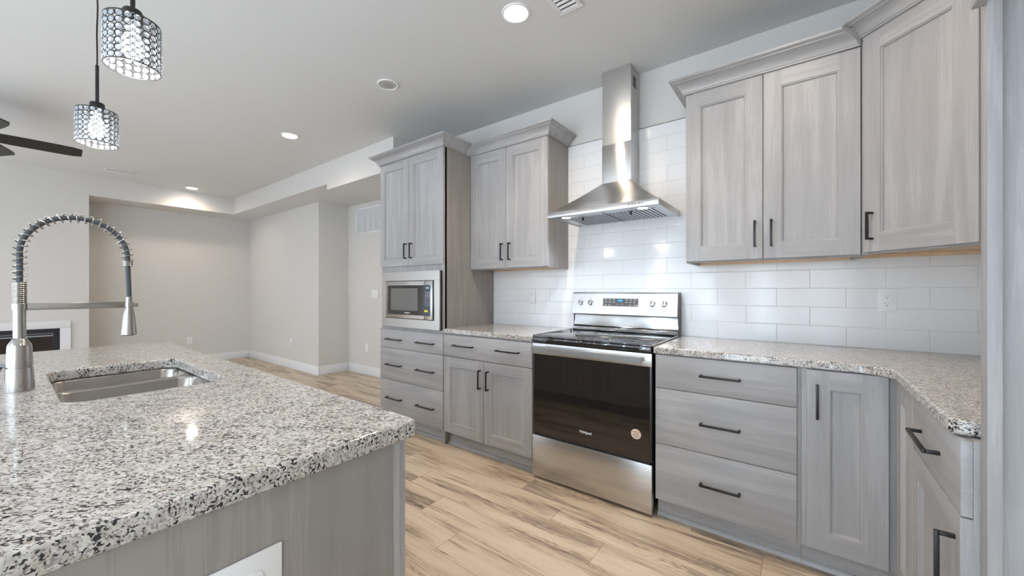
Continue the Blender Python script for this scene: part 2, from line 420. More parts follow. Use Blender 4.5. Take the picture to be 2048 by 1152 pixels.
# baseboards
def bb(name, x0, x1, y0, y1):
    mb = MB(); mb.box(x0, x1, y0, y1, 0, .128, .004); struct(name, mb, M_TRIM)
bb('baseboard_living', XL+.014, -4.066, 0.016, 0.03)
bb('baseboard_return', -4.08, -4.066, 0.03, 0.476)
bb('baseboard_hall', -4.066, KX, 0.476, 0.49)
bb('baseboard_far', XL, XL+.014, -2.033, 0.016)
bb('baseboard_fireplace', -6.07, -6.056, -2.19, -2.033)
bb('baseboard_back', XL, XR, YB, YB+.014) if False else None

# ================================================================ CABINET PARTS (local frame: x right, y into the cabinet, z up)
def shaker(mb, x0, x1, z0, z1, st=.074, t=.019, rail=.080):
    """front at y=-t, back at y=0; slot 0 vertical grain, slot 1 horizontal grain"""
    yf = -t; c = .0015
    def q(a, mi, ):
        mb.mi = mi; mb.face([mb.v(*p) for p in a], False)
    a, b, d, e = x0+c, x1-c, z0+c, z1-c
    i0, i1, j0, j1 = x0+st, x1-st, z0+rail, z1-rail
    q([(a, yf, d), (i0, yf, d), (i0, yf, e), (a, yf, e)], 0)
    q([(i1, yf, d), (b, yf, d), (b, yf, e), (i1, yf, e)], 0)
    q([(i0, yf, d), (i1, yf, d), (i1, yf, j0), (i0, yf, j0)], 1)
    q([(i0, yf, j1), (i1, yf, j1), (i1, yf, e), (i0, yf, e)], 1)
    # chamfer + sides + back
    A = [(a, yf, d), (b, yf, d), (b, yf, e), (a, yf, e)]; Bq = [(x0, yf+c, z0), (x1, yf+c, z0), (x1, yf+c, z1), (x0, yf+c, z1)]
    C_ = [(x0, 0, z0), (x1, 0, z0), (x1, 0, z1), (x0, 0, z1)]
    for P, Q in ((A, Bq), (Bq, C_)):
        for k in range(4): q([P[k], P[(k+1) % 4], Q[(k+1) % 4], Q[k]], 0)
    q(C_[::-1], 0)
    # sticking profile
    prof = [(0, 0), (0.0008, .0028), (.0052, .0034), (.0085, .0105), (.0090, .0115)]
    loops = []
    for o, dp in prof: loops.append([(i0+o, yf+dp, j0+o), (i1-o, yf+dp, j0+o), (i1-o, yf+dp, j1-o), (i0+o, yf+dp, j1-o)])
    for P, Q in zip(loops, loops[1:]):
        for k in range(4): q([P[k], P[(k+1) % 4], Q[(k+1) % 4], Q[k]], 1 if k in (0, 2) else 0)
    q(loops[-1], 0)
    return mb
def door(parent, x0, x1, z0, z1, **k):
    mb = shaker(MB(), x0, x1, z0, z1, **k)
    return mb.build('door', [M_WV, M_WH], parent, recalc=False)
def slab(parent, x0, x1, z0, z1, t=.019):
    return MB().box(x0, x1, -t, 0, z0, z1, .0015).build('drawer', M_WH, parent)
def pull(parent, p, q, yf=-.019, out=.028, w=.0095):
    """square bar pull between p and q (x,z), on the front at yf"""
    mb = MB(); x0, z0 = p; x1, z1 = q; h = w/2
    if abs(x1-x0) > abs(z1-z0):
        mb.box(x0, x1, yf-out-.006, yf-out+.003, z0-h, z0+h, .0008)
        mb.box(x0, x0+w, yf-out, yf, z0-h, z0+h, .0008); mb.box(x1-w, x1, yf-out, yf, z0-h, z0+h, .0008)
    else:
        mb.box(x0-h, x0+h, yf-out-.006, yf-out+.003, z0, z1, .0008)
        mb.box(x0-h, x0+h, yf-out, yf, z0, z0+w, .0008); mb.box(x0-h, x0+h, yf-out, yf, z1-w, z1, .0008)
    return mb.build('handle', M_BLACK, parent)
CROWN = [(0, 0), (.010, 0), (.010, .007), (.014, .009), (.017, .018), (.024, .031), (.035, .043), (.049, .052), (.060, .056), (.060, .060), (.066, .062), (.075, .068), (.075, .079), (0, .079)]
def crown(parent, path, z, **k):
    mb = MB().sweep(path, [(o, z+h) for o, h in CROWN])
    return mb.build('crown_molding', M_WH, parent, **k)
def toe(parent, x0, x1, y=.045, zt=.112, mats=None):
    mb = MB(); mb.box(x0, x1, y, y+.012, 0, zt)
    o = mb.build('toe_kick', M_WH, parent)
    mb = MB().prism([(y-.001, 0), (y-.001, .022), (y-.006, .020), (y-.012, .012), (y-.014, 0)], x0, x1, 'x')
    mb.build('shoe_molding', M_WH, o)
    return o
def underside(parent, x0, x1, y1, z, poly=None):
    """recessed raw wood bottom: panel plus rail at the wall"""
    mb = MB(); mb.box(x0+.018, x1-.018, .022, y1-.02, z+.012, z+.018)
    mb.box(x0+.018, x1-.018, y1-.018, y1-.001, z-.001, z+.012)
    return tag(mb.build('bottom_panel', M_RAW, parent), label='unstained light wood underside')

FY = -.605      # face frame plane of base cabinets
UY = -.292      # face frame plane of wall cabinets
G = .0012
# ---------------------------------------------------------------- tall cabinet with microwave niche
xb, xa = -1.667, -.8395
t = thing('tall_cabinet', 'tall grey oven cabinet with two upper doors, microwave niche and three wide drawers', 'cabinet', (xb, FY, 0))
W = xa-xb
mb = MB(); mb.box(0, .019, 0, .604, 0, 2.345); mb.box(W-.019, W, 0, .604, .0, 2.345)
mb.box(.019, W-.019, .58, .604, .1, 2.345); mb.box(.019, W-.019, 0.001, .58, .11, .125); mb.box(.019, W-.019, 0.001, .58, 2.325, 2.345)
mb.box(.019, W-.019, .02, .58, .878, .893); mb.box(.019, W-.019, .02, .58, 1.385, 1.40)
# face frame
mb.box(.0, .045, -.0005, .019, .11, 2.345); mb.box(W-.045, W, -.0005, .019, .11, 2.345)
for z0, z1 in [(.86, .893), (1.372, 1.43), (2.30, 2.345), (.69, .712), (.406, .43), (.11, .14)]: mb.box(.045, W-.045, -.0004, .019, z0, z1)
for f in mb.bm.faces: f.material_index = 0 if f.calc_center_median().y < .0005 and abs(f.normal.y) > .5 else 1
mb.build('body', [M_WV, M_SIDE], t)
sp = -1.264-xb
for a, b, hx in [(.003, sp-.0015, -1.291-xb), (sp+.0015, W-.003, -1.218-xb)]:
    d = door(t, a, b, 1.421, 2.341, st=.062, rail=.066); pull(d, (hx, 1.482), (hx, 1.612))
for z0, z1, hz in [(.7035, .8685, .782), (.4195, .7005, .556), (.112, .4165, .262)]:
    d = slab(t, .003, W-.003, z0, z1)
    for h0, h1 in [(-1.558, -1.352), (-1.148, -.941)]: pull(d, (h0-xb, hz), (h1-xb, hz))
toe(t, .0, W)
crown(t, [(0, .604), (0, -.019), (W, -.019), (W, .232)], 2.343)
# ---------------------------------------------------------------- microwave
t = thing('microwave', 'built-in stainless microwave with trim frame in the tall cabinet niche', 'microwave', (-1.243, -.62, .894))
mb = MB(); x0, x1, z0, z1 = -1.616, -.866, .896, 1.372; i0, i1, j0, j1 = -1.558, -.930, .970, 1.294; yf = -.640
for a, b, c, d in [(x0, x1, j1, z1), (x0, x1, z0, j0), (x0, i0, j0, j1), (i1, x1, j0, j1)]: mb.box(a, b, yf, yf+.012, c, d)
mb.build('trim_frame', steel('warm_steel', (.50, .475, .445), .32), t, world=True, bevel=.001)
mb = MB(); mb.box(x0+.02, x1-.0005, yf+.012, -.6065, z0+.004, z1-.003); mb.box(i0-.002, i1+.002, -.63, -.61, j0-.002, j1+.002)
mb.build('dark_surround', M_DARK, t, world=True)
mb = MB(); mb.box(i0+.014, -1.035, -.652, -.632, j0+.006, j1-.005, .001)
dr = mb.build('door', M_STEEL, t, world=True)
mb = MB(); mb.box(-1.515, -1.036, -.6535, -.652, 1.006, 1.255); mb.build('door_glass', M_MWD, dr, world=True)
mb = MB(); mb.box(-1.467, -1.11, -.6542, -.6535, 1.043, 1.230); mb.build('window', M_MW, dr, world=True)
mb = MB(); text_mb(mb, 'Whirlpool', .017, front_mat(-1.245, -.6538, 1.024), bold=.0004); mb.build('logo', M_PRINT, dr, world=True)
mb = MB(); mb.box(-1.033, i1-.006, -.652, -.632, j0+.006, j1-.005, .001); cp = mb.build('control_panel', M_STEEL, t, world=True)
mb = MB(); mb.box(-1.032, -.960, -.6535, -.652, 1.006, 1.255); mb.build('keypad', M_MWP, cp, world=True)
mb = MB()
for r in range(10):
    for c in range(3):
        z = 1.195-r*.0118; x = -1.017+c*.021
        mb.box(x, x+(.012 if r < 4 else .006), -.6542, -.6535, z, z+.0035)
mb.build('key_legends', M_PRINT, cp, world=True)
mb = MB(); text_mb(mb, '12:00', .020, front_mat(-.994, -.6538, 1.232), bold=.0003) if False else mb.box(-1.010, -.975, -.6542, -.6535, 1.226, 1.238)
mb.build('display', simple('pale_display', (.45, .62, .68), .3), cp, world=True)
mb = MB(); mb.box(-1.030, -.988, -.6545, -.6535, 1.037, 1.054); tag(mb.build('sticker', M_YEL, cp, world=True), label='small yellow sticker')

# ---------------------------------------------------------------- base cabinet left of the range
x0, x1 = xa+.002, -.004
t = thing('base_cabinet', 'grey base cabinet with one wide drawer over two doors, left of the range', 'cabinet', (x0, FY, 0)); W = x1-x0
mb = MB(); mb.box(0, W, .0, .604, .105, .876)
mb.build('body', M_WV, t)
d = slab(t, .002, W-.004, .7035, .8695)
for h0, h1 in [(-.717, -.522), (-.298, -.106)]: pull(d, (h0-x0, .794), (h1-x0, .794))
sp = -.425-x0
for a, b, hx in [(.002, sp-.0015, -.454-x0), (sp+.0015, W-.004, -.380-x0)]:
    d = door(t, a, b, .1115, .6985, st=.070, rail=.074); pull(d, (hx, .500), (hx, .637))
toe(t, 0, W)
# ---------------------------------------------------------------- drawer base right of the range
x0, x1 = .770, 1.386
t = thing('base_cabinet', 'grey base cabinet with three stacked drawers, right of the range', 'cabinet', (x0, FY, 0)); W = x1-x0
MB().box(0, W, .0, .604, .105, .876).build('body', M_WV, t)
for z0, z1, hz in [(.7015, .8735, .791), (.4085, .6985, .553), (.1115, .4055, .257)]:
    d = slab(t, .004, 1.3715-x0, z0, z1); pull(d, (.989-x0, hz), (1.162-x0, hz))
toe(t, 0, W)
# ---------------------------------------------------------------- corner base cabinet (L plan, one door on each leg)
XF = 1.696     # face frame plane of the return run (fronts at 1.677)
t = thing('corner_base_cabinet', 'grey inside-corner base cabinet with a narrow door on each leg', 'cabinet', (1.387, FY, 0))
mb = MB(); mb.prism([(1.387, -.605), (XF, -.605), (XF, -.925), (XR-.002, -.925), (XR-.002, -.001), (1.387, -.001)], .105, .876)
mb.build('body', M_WV, t, world=True)
d = door(t, 1.405-1.387, 1.6595-1.387, .1115, .8735, st=.076, rail=.078)
pull(d, (1.441-1.387, .670), (1.441-1.387, .813))
# the return leg's door is built along -Y
mb = shaker(MB(), 0, .278, .1115, .8735, st=.085, rail=.078)
mb.bm.transform(Matrix.Translation((XF, -.645, 0)) @ Matrix.Rotation(-PI/2, 4, 'Z'))
mb.build('door', [M_WV, M_WH], t, world=True, recalc=False)
mb = MB(); mb.box(1.387, 1.741, -.560, -.548, 0, .112); mb.box(1.741, 1.753, -.925, -.548, 0, .112); k = mb.build('toe_kick', M_WH, t, world=True)
MB().prism([(-.561, 0), (-.561, .022), (-.566, .020), (-.572, .012), (-.574, 0)], 1.387, 1.741, 'x').build('shoe_molding', M_WH, k, world=True)
# ---------------------------------------------------------------- return base cabinet
y0, y1 = -.927, -1.422
t = thing('base_cabinet', 'grey base cabinet with one drawer over a door, beside the tall end panel', 'cabinet', (XF, y0, 0), -PI/2); W = y0-y1
MB().box(0, W, 0, .58, .105, .876).build('body', M_WV, t)
d = slab(t, .003, W-.002, .7015, .8735); pull(d, (.118, .787), (.328, .787))
d = door(t, .003, W-.002, .1115, .6985, st=.072, rail=.078); pull(d, (W-.043, .455), (W-.043, .640))
toe(t, 0, W)
# ---------------------------------------------------------------- fridge bay: end panel and cabinet over it
t = thing('fridge_surround', 'tall grey end panel of the empty fridge bay at the far right', 'cabinet', (1.7045, -1.47, 0), -PI/2)
MB().box(1.726, XR-.002, -1.445, -1.426, 0, 2.345).build('end_panel', M_WV, t, world=True)
MB().box(1.7045, 1.7255, -1.468, -1.4285, 0, 2.345, .001).build('stile', M_WV, t, world=True)
MB().box(0, .86, 0, .578, 1.845, 2.345).build('body', M_WV, t)
for a, b in [(-.022, .428), (.431, .86)]: door(t, a, b, 1.826, 2.341)
# ---------------------------------------------------------------- wall cabinets
def wall_cab(label, x0, x1, zb, zt, split, handles, st, rail, yb=.291):
    t = thing('wall_cabinet', label, 'cabinet', (x0, UY, 0)); W = x1-x0
    mb = MB(); mb.box(0, .018, 0, yb, zb-.008, zt); mb.box(W-.018, W, 0, yb, zb-.008, zt); mb.box(.018, W-.018, 0, .02, zb-.008, zt)
    mb.box(.018, W-.018, yb-.012, yb, zb+.012, zt); mb.box(.018, W-.018, .02, yb-.012, zt-.018, zt); mb.box(.018, W-.018, .0195, yb-.02, zb+.0185, zb+.03)
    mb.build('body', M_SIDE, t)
    underside(t, 0, W, yb, zb-.006)
    s = split-x0
    for a, b, (hx, h0, h1) in [(.002, s-.0015, handles[0]), (s+.0015, W-.002, handles[1])]:
        d = door(t, a, b, zb, zt-.004, st=st, rail=rail); pull(d, (hx-x0, h0), (hx-x0, h1))
    return t
t = wall_cab('grey two-door wall cabinet between the tall cabinet and the range hood', xa+.002, -.0777, 1.3895, 2.345, -.465, [(-.494, 1.450, 1.585), (-.420, 1.449, 1.585)], .070, .078)
Wl = -.0777-(xa+.002)
crown(t, [(0.077, -.019), (Wl, -.019), (Wl, .291)], 2.343)
t = wall_cab('grey two-door wall cabinet right of the range hood', .852, 1.606, 1.3784, 2.345, 1.227, [(1.192, 1.441, 1.578), (1.263, 1.440, 1.577)], .076, .081)
cr = crown(t, [(0, .291), (0, -.019), (.7535, -.019)], 2.343)
for v in cr.data.vertices:      # end coped against the corner cabinet's crown
    if v.co.x > .74: v.co.x -= (-v.co.y-.019)*.95
# diagonal corner wall cabinet: face from A to B
A = Vector((1.620, -.300)); LEN = .428; B_ = A+Vector((math.cos(PI/4), -math.sin(PI/4)))*LEN
t = thing('corner_wall_cabinet', 'grey diagonal corner wall cabinet with one tall door, top right', 'cabinet', (A.x, A.y, 0), -PI/4)
zb, zt = 1.386, 2.377
poly = [(A.x-.012, A.y+.004), (A.x, A.y), (B_.x, B_.y), (XR-.002, B_.y), (XR-.002, -.001), (A.x-.012, -.001)]
mb = MB(); mb.prism(poly, zb+.02, zt); mb.build('body', M_WV, t, world=True)
mb = MB(); mb.prism([(A.x-.012, A.y+.004), (A.x, A.y), (A.x+.012, A.y+.010), (A.x+.006, -.001), (A.x-.012, -.001)], zb-.008, zb+.0195); mb.build('side_rail', M_WV, t, world=True)
MB().box(0, LEN, 0.0005, .018, zb-.008, zb+.0195).build('bottom_rail', M_WV, t)
mb = MB(); mb.prism([(A.x+.012, A.y+.014), (A.x+.02, A.y-.002), (B_.x, B_.y+.03), (XR-.02, B_.y+.03), (XR-.02, -.02), (A.x+.01, -.02)], zb+.012, zb+.0195)
mb.box(A.x+.01, XR-.02, -.019, -.001, zb-.008, zb+.0115)
tag(mb.build('bottom_panel', M_RAW, t, world=True), label='unstained light wood underside')
d = door(t, .006, .404, zb, zt-.005, st=.073, rail=.082); pull(d, (.047, 1.440), (.047, 1.565))
crown(t, [(A.x-.012, -.001), (A.x-.012, A.y-.009), (A.x-.009, A.y-.017), (B_.x-.013, B_.y-.013), (B_.x+.25, B_.y-.013)], zt-.002, world=True)

# ================================================================ WORKTOPS
ZT, ZB = .9134, .878
def arc(cx, cy, r, a0, a1, n=8):
    return [(cx+r*math.cos(math.radians(a0+(a1-a0)*k/n)), cy+r*math.sin(math.radians(a0+(a1-a0)*k/n))) for k in range(n+1)]
def top_slab(poly, z0, z1, holes=()):
    mb = MB(); bm = mb.bm
    def loop(P):
        vs = [bm.verts.new((p[0], p[1], z1)) for p in P]
        return [bm.edges.new((vs[i], vs[(i+1) % len(vs)])) for i in range(len(vs))]
    es = loop(poly)
    for h in holes: es += loop(h)
    r = bmesh.ops.triangle_fill(bm, use_beauty=True, use_dissolve=True, edges=es)
    fs = [f for f in bm.faces]
    ex = bmesh.ops.extrude_face_region(bm, geom=fs)
    for v in [g for g in ex['geom'] if isinstance(g, bmesh.types.BMVert)]: v.co.z = z0
    return mb
o = top_slab([(xa+.0015, -.001), (xa+.0015, -.628), (-.003, -.628), (-.003, -.001)], ZB, ZT).build('worktop', M_GRAN, bevel=.006, seg=3)
tag(o, 'short speckled granite worktop between the tall cabinet and the range', 'worktop'); recenter(o, (-.42, -.31, ZB))
P = [(.7635, -.001), (.7635, -.628), (1.56, -.628)]+arc(1.56, -.733, .105, 90, 0)[1:]+[(1.665, -1.36)]+arc(1.690, -1.370, .025, 180, 270, 5)[1:]+[(XR-.002, -1.395), (XR-.002, -.001)]
o = top_slab(P, ZB, ZT).build('worktop', M_GRAN, bevel=.006, seg=3)
tag(o, 'L-shaped speckled granite worktop right of the range, running round the corner', 'worktop'); recenter(o, (1.2, -.31, ZB))

# ================================================================ RANGE
t = thing('range', 'stainless freestanding electric range with black glass oven door', 'stove', (.38, -.32, 0), 0)
RX0, RX1, RY = .002, .758, -.634
mb = MB(); mb.box(RX0+.004, RX1-.004, RY+.045, -.02, .035, .905)
mb.build('body', simple('dark_enamel', (.03, .03, .035), .4), t, world=True)
for x in (RX0+.05, RX1-.06):
    for y in (RY+.09, -.08): MB().lathe([(.012, 0), (.016, .004), (.016, .012), (.008, .014), (.008, .036)], (x, y, 0), 12).build('foot', M_BLACK, t, world=True)
mb = MB(); mb.box(RX0, RX1, RY, RY+.042, .018, .281, .003); mb.build('storage_drawer', M_STEEL, t, world=True)
mb = MB(); mb.box(RX0+.012, RX1-.012, RY+.010, RY+.044, .281, .292); mb.build('vent_strip', M_DARK, t, world=True)
# oven door: glass sheet in thin frame, steel band on top
mb = MB(); mb.box(RX0+.002, RX1-.002, RY+.006, RY+.044, .293, .873, .002); dr = mb.build('oven_door', simple('door_frame_dark', (.05, .05, .055), .3, .5), t, world=True)
mb = MB(); mb.box(RX0+.012, RX1-.012, RY+.001, RY+.006, .297, .803); mb.build('door_glass', M_GLASSB, dr, world=True)
mb = MB(); mb.box(RX0, RX1, RY, RY+.008, .804, .874, .002); mb.build('door_band', M_STEEL, dr, world=True)
mb = MB(); mb.prism([(-.703, .826), (-.699, .822), (-.691, .824), (-.686, .835), (-.686, .852), (-.691, .863), (-.699, .866), (-.703, .860)], .036, .724, 'x')
mb.box(.040, .070, -.690, RY, .834, .854, .002); mb.box(.690, .720, -.690, RY, .834, .854, .002)
mb.build('handle', M_STEEL, dr, world=True, bevel=.002)
mb = MB(); text_mb(mb, 'Whirlpool', .022, front_mat(.375, RY+.0005, .372), bold=.0006, sx=.85); mb.build('logo', M_PRINT, dr, world=True)
mb = MB(); mb.mi = 0; mb.lathe([(.0275, -.0006), (.0275, 0)], (.674, RY+.0008, .431), 40, 'y')
mb.mi = 1
for k, (s_, wd) in enumerate([('FIND MORE TIPS', .0066), ('ACCESSORIES', .0060), ('REPLACEMENTS', .0060), ('AND MORE', .0058)]):
    text_mb(mb, s_, wd, front_mat(.674, RY+.0001, .4425-k*.0098), bold=.00015, sx=.8)
tag(mb.build('sticker', [M_PEACH, M_INK], dr, world=True), label='round peach sticker with small print')
# cooktop
mb = MB(); mb.box(RX0-.001, RX1+.001, RY+.004, -.092, .908, .921, .002); mb.box(RX0+.003, RX1-.003, RY-.001, RY+.03, .877, .912, .006)
ck = mb.build('cooktop', M_GLASSB, t, world=True)
for x0_, x1_ in [(RX0-.003, RX0), (RX1, RX1+.003)]: MB().box(x0_, x1_, RY+.006, -.092, .914, .924, .001).build('side_trim', M_STEEL, ck, world=True)
M_RING = simple('burner_print', (.10, .10, .10), .2)
for (x, y, r) in [(.20, -.50, .105), (.56, -.50, .085), (.20, -.24, .075), (.56, -.24, .105), (.38, -.20, .05)]:
    mb = MB(); mb.lathe([(r, .9211), (r, .9214), (r-.003, .9214), (r-.003, .9211)], (x, y, 0), 48, caps=False); mb.build('burner_ring', M_RING, ck, world=True)
# backguard
M_CAP = simple('dark_side_cap', (.07, .07, .075), .35)
mb = MB()
mb.prism([(-.088, .921), (-.088, .945), (-.064, .955), (-.058, .998), (-.058, 1.034), (-.086, 1.035), (-.097, 1.042), (-.074, 1.190), (-.066, 1.197), (-.030, 1.197), (-.012, 1.188), (-.004, 1.170), (-.004, .921)], RX0+.004, RX1-.004, 'x')
bg = mb.build('backguard', steel('polished_steel', (.36, .35, .34), .14), t, world=True, bevel=.0015)
mb = MB()
def tilt(z): return -.097+(z-1.042)/(1.190-1.042)*.023
for xa_, xb_ in [(RX0+.002, RX1-.002)]:
    pr_ = [(tilt(1.040)-.003, 1.040), (tilt(1.188)-.003, 1.188), (tilt(1.188)+.006, 1.198), (tilt(1.188)+.014, 1.200), (tilt(1.188)+.014, 1.188), (tilt(1.040)+.006, 1.040)]
    mb.prism(pr_, xa_, xb_, 'x')
fc = mb.build('control_fascia', steel('fascia_steel', (.66, .67, .68), .33), t, world=True, bevel=.002)
mb = MB()
for x_ in (RX0-.0005, RX1-.0085): mb = MB(); mb.prism([(-.085, 1.036), (-.068, 1.194), (-.02, 1.198), (-.004, 1.18), (-.004, .924), (-.060, .924), (-.060, 1.03)], x_, x_+.009, 'x'); mb.build('side_cap', M_CAP, bg, world=True)
slope = math.atan2(.023, .148)
def on_f(x, z, out=0.0032): return Matrix.Translation((x, tilt(z)-out, z)) @ Matrix.Rotation(-slope, 4, 'X')
def tilted(mb, x, z, out=0.0032): mb.bm.transform(on_f(x, z, out)); return mb
mb = MB(); mb.box(-.126, .126, -.001, .001, -.0275, .0275); tilted(mb, .376, 1.1275); kp = mb.build('display_panel', M_PANEL, fc, world=True)
mb = MB(); mb.box(-.021, .021, -.0004, .0004, -.009, .009); tilted(mb, .375, 1.140, .0044)
mb.build('clock_window', simple('deep_blue', (.005, .05, .12), .3), kp, world=True)
mb = MB(); text_mb(mb, '4:20', .019, Matrix.Rotation(PI/2, 4, 'X'), bold=.0003); tilted(mb, .375, 1.140, .005); mb.build('clock_digits', M_BLUE, kp, world=True)
mb = MB()
for (x, z) in [(-.105, .019), (-.075, .019), (-.046, .019), (.045, .019), (.075, .019), (.104, .019), (-.105, .002), (-.075, .002), (-.046, .002), (.045, .002), (.072, .002), (.100, .002), (-.105, -.018), (-.078, -.018), (.072, -.018), (.102, -.018), (.117, -.018)]:
    mb.box(x-.0055, x+.0055, -.0015, -.0008, z-.0018, z+.0018)
for x in (-.018, .014):
    mb.lathe([(.0095, -.0013), (.0095, -.0008), (.0082, -.0008), (.0082, -.0013)], (x, 0, -.013), 20, 'y', caps=False); mb.box(x-.003, x+.003, -.0015, -.0008, -.0145, -.0115)
tilted(mb, .376, 1.1275); mb.build('key_legends', M_PRINT, kp, world=True)
for x in (.078, .155, .597, .672):
    mb = MB(); mb.lathe([(.021, 0), (.021, -.004), (.0165, -.006), (.0155, -.020), (.0145, -.022), (0, -.022)], (0, 0, 0), 28, 'y', caps=False)
    mb.box(-.0035, .0035, -.030, -.006, -.0165, .0165, .0015); tilted(mb, x, 1.1215)
    kn = mb.build('control_knob', M_CHROME, fc, world=True)
    mb = MB(); mb.box(-.0018, .0018, -.0306, -.030, -.014, .014); tilted(mb, x, 1.1215); mb.build('pointer', M_PANEL, kn, world=True)
for x in (.078, .155, .597, .672):
    for z in (1.152, 1.088):
        mb = MB(); mb.box(-.006, .006, -.0006, 0, -.0008, .0008); tilted(mb, x, z); mb.build('knob_mark', M_PANEL, fc, world=True)

# ================================================================ RANGE HOOD
t = thing('range_hood', 'stainless steel chimney range hood above the range, its lights on', 'range hood', (.384, -.15, 1.70))
hx0, hx1, hy, hz0, hz1 = .019, .749, -.4815, 1.7005, 1.7355
cx0, cx1, cy_, cz_ = .2766, .4816, -.168, 1.9575
mb = MB(); bm = mb.bm
nst = 8; rows = []
for k in range(nst+1):
    u = k/nst; z = hz1+(cz_-hz1)*u; s_ = u**0.86   # slightly flared skirt
    rows.append([mb.v(hx0+(cx0-hx0)*s_, -.001, z), mb.v(hx0+(cx0-hx0)*s_, hy+(cy_-hy)*s_, z), mb.v(hx1+(cx1-hx1)*s_, hy+(cy_-hy)*s_, z), mb.v(hx1+(cx1-hx1)*s_, -.001, z)])
for a, b in zip(rows, rows[1:]):
    for i in range(4): f = mb.face([a[i], a[(i+1) % 4], b[(i+1) % 4], b[i]], True)
for e in bm.edges:
    v1, v2 = e.verts
    if abs(v1.co.z-v2.co.z) > 1e-5: e.smooth = False
mb.face(rows[-1], False); mb.face(rows[0][::-1], False)
mb.build('canopy', M_STEEL, t, world=True)
mb = MB(); mb.box(hx0, hx1, hy, hy+.012, hz0, hz1-.0003, .001); mb.box(hx0, hx0+.012, hy+.012, -.001, hz0, hz1-.0003); mb.box(hx1-.012, hx1, hy+.012, -.001, hz0, hz1-.0003)
lip = mb.build('lip', M_STEEL, t, world=True)
for k in range(5):
    MB().lathe([(.0062, 0), (.0062, -.0025), (.0048, -.0035), (0, -.0035)], (.580+k*.0195, hy, 1.7185), 18, 'y', caps=False).build('button', M_CHROME, lip, world=True)
mb = MB(); mb.box(cx0, cx1, cy_, -.001, cz_-.004, 2.22, .001); mb.box(cx0+.002, cx1-.002, cy_+.002, -.001, 2.22, H-.001)
ch = mb.build('chimney', M_STEELV, t, world=True)
mb = MB()
for k in range(6): mb.box(cx1-.0018, cx1-.0008, -.125, -.065, 2.60+k*.013, 2.607+k*.013)
mb.build('vent_slots', M_DARK, ch, world=True)
# underside with baffles
M_UND = steel('hood_underside_steel', (.62, .65, .68), .35)
mb = MB(); mb.box(hx0+.012, hx1-.012, hy+.012, -.001, hz0+.006, hz0+.012); un = mb.build('underside', M_UND, t, world=True)
mb = MB(); 
for k in range(24):
    x = .105+k*.0245
    if abs(x-.384) < .008: continue
    mb.box(x, x+.006, -.345, -.035, hz0+.0045, hz0+.0062)
mb.build('baffle_slots', M_DARK, un, world=True)
mb = MB(); mb.box(.383, .3845, -.42, -.02, hz0+.0045, hz0+.0062); mb.box(.080, .700, -.361, -.3605, hz0+.005, hz0+.0062); mb.build('filter_joint', M_DARK, un, world=True)
for x in (.208, .536): MB().lathe([(.006, hz0+.006), (.006, hz0-.006), (.0075, hz0-.008), (.0075, hz0-.012), (0, hz0-.013)], (x, -.325, 0), 14, caps=False).build('filter_knob', M_BLACK, un, world=True)
for x in (.120, .634):
    MB().lathe([(.030, hz0+.0055), (.030, hz0+.003), (.034, hz0+.002), (.036, hz0+.006)], (x, -.397, 0), 28, caps=False).build('lamp_ring', M_STEEL, un, world=True)
    MB().lathe([(.030, hz0+.0050), (0.0, hz0+.0045)], (x, -.397, 0), 28, caps=False).build('lamp', M_LEDH, un, world=True)
    l = bpy.data.lights.new('hood_light', 'SPOT'); l.energy = 5; l.color = (.80, .89, 1); l.spot_size = 2.2; l.spot_blend = 1; l.shadow_soft_size = .03
    lo = bpy.data.objects.new('hood_light', l); COL.objects.link(lo); lo.location = (x, -.397, hz0-.005)

# ================================================================ OUTLETS, SWITCHES, GRILLES
def recept(mb, cx_, cz_, y, horiz=False):
    """one receptacle face centred at (cx_,cz_), front toward -y"""
    pass
def outlet(label, M4, horiz=False, big=False, slots=2, cat='outlet', group=None, w=.072, h=.117):
    """local: x right, z up, front to -y"""
    t = thing('outlet', label, cat, (0, 0, 0), 0, group); t.matrix_basis = M4
    R = Matrix.Rotation(PI/2, 4, 'Y') if horiz else Matrix.Identity(4)
    mb = MB(); mb.box(-w/2, w/2, -.005, 0, -h/2, h/2, .0022); mb.bm.transform(R); mb.build('cover_plate', M_PLAST, t)
    for s_ in (-1, 1):
        c = s_*.0193
        pts = [(x, z+c) for x, z in [(.0172*math.cos(a), .0172*math.sin(a)) for a in [2*PI*k/28 for k in range(28)]]]
        pts = [(x, max(c-.0143, min(c+.0143, z))) for x, z in pts]
        mb = MB(); mb.prism(pts, -.0068, -.0049, 'y'); mb.bm.transform(R); rc = mb.build('receptacle', M_PLAST, t, bevel=.0005, seg=1)
        mb = MB(); mb.box(-.0072, -.0058, -.0071, -.0067, c+.000, c+.0085); mb.box(.0052, .0066, -.0071, -.0067, c+.0008, c+.0078)
        mb.lathe([(.0024, -.0071), (.0024, -.0067)], (0, 0, c-.0065), 12, 'y'); mb.bm.transform(R); mb.build('slots', M_PLASTD, rc)
    mb = MB(); mb.lathe([(.0032, -.0049), (.0030, -.0062), (0, -.0064)], (0, 0, 0), 14, 'y', caps=False); mb.build('screw', M_PLAST, t)
    return t
def at(x, y, z, rz=0): return Matrix.Translation((x, y, z)) @ Matrix.Rotation(rz, 4, 'Z')
outlet('white double outlet in the tile backsplash left of the range', at(-.42, -.0005, 1.155))
outlet('white double outlet in the tile backsplash near the right corner', at(1.729, -.0005, 1.161))
outlet('white outlet low on the far beige wall, right of the fireplace', at(XL+.0005, -.845, .385, PI/2))
outlet('small white outlet low on the wall left of the hall opening', at(-4.945, .0295, .41))
outlet('large white sideways outlet on the end of the island', at(.6762, -2.5145, .7315, PI/2), horiz=True, w=.089, h=.129)
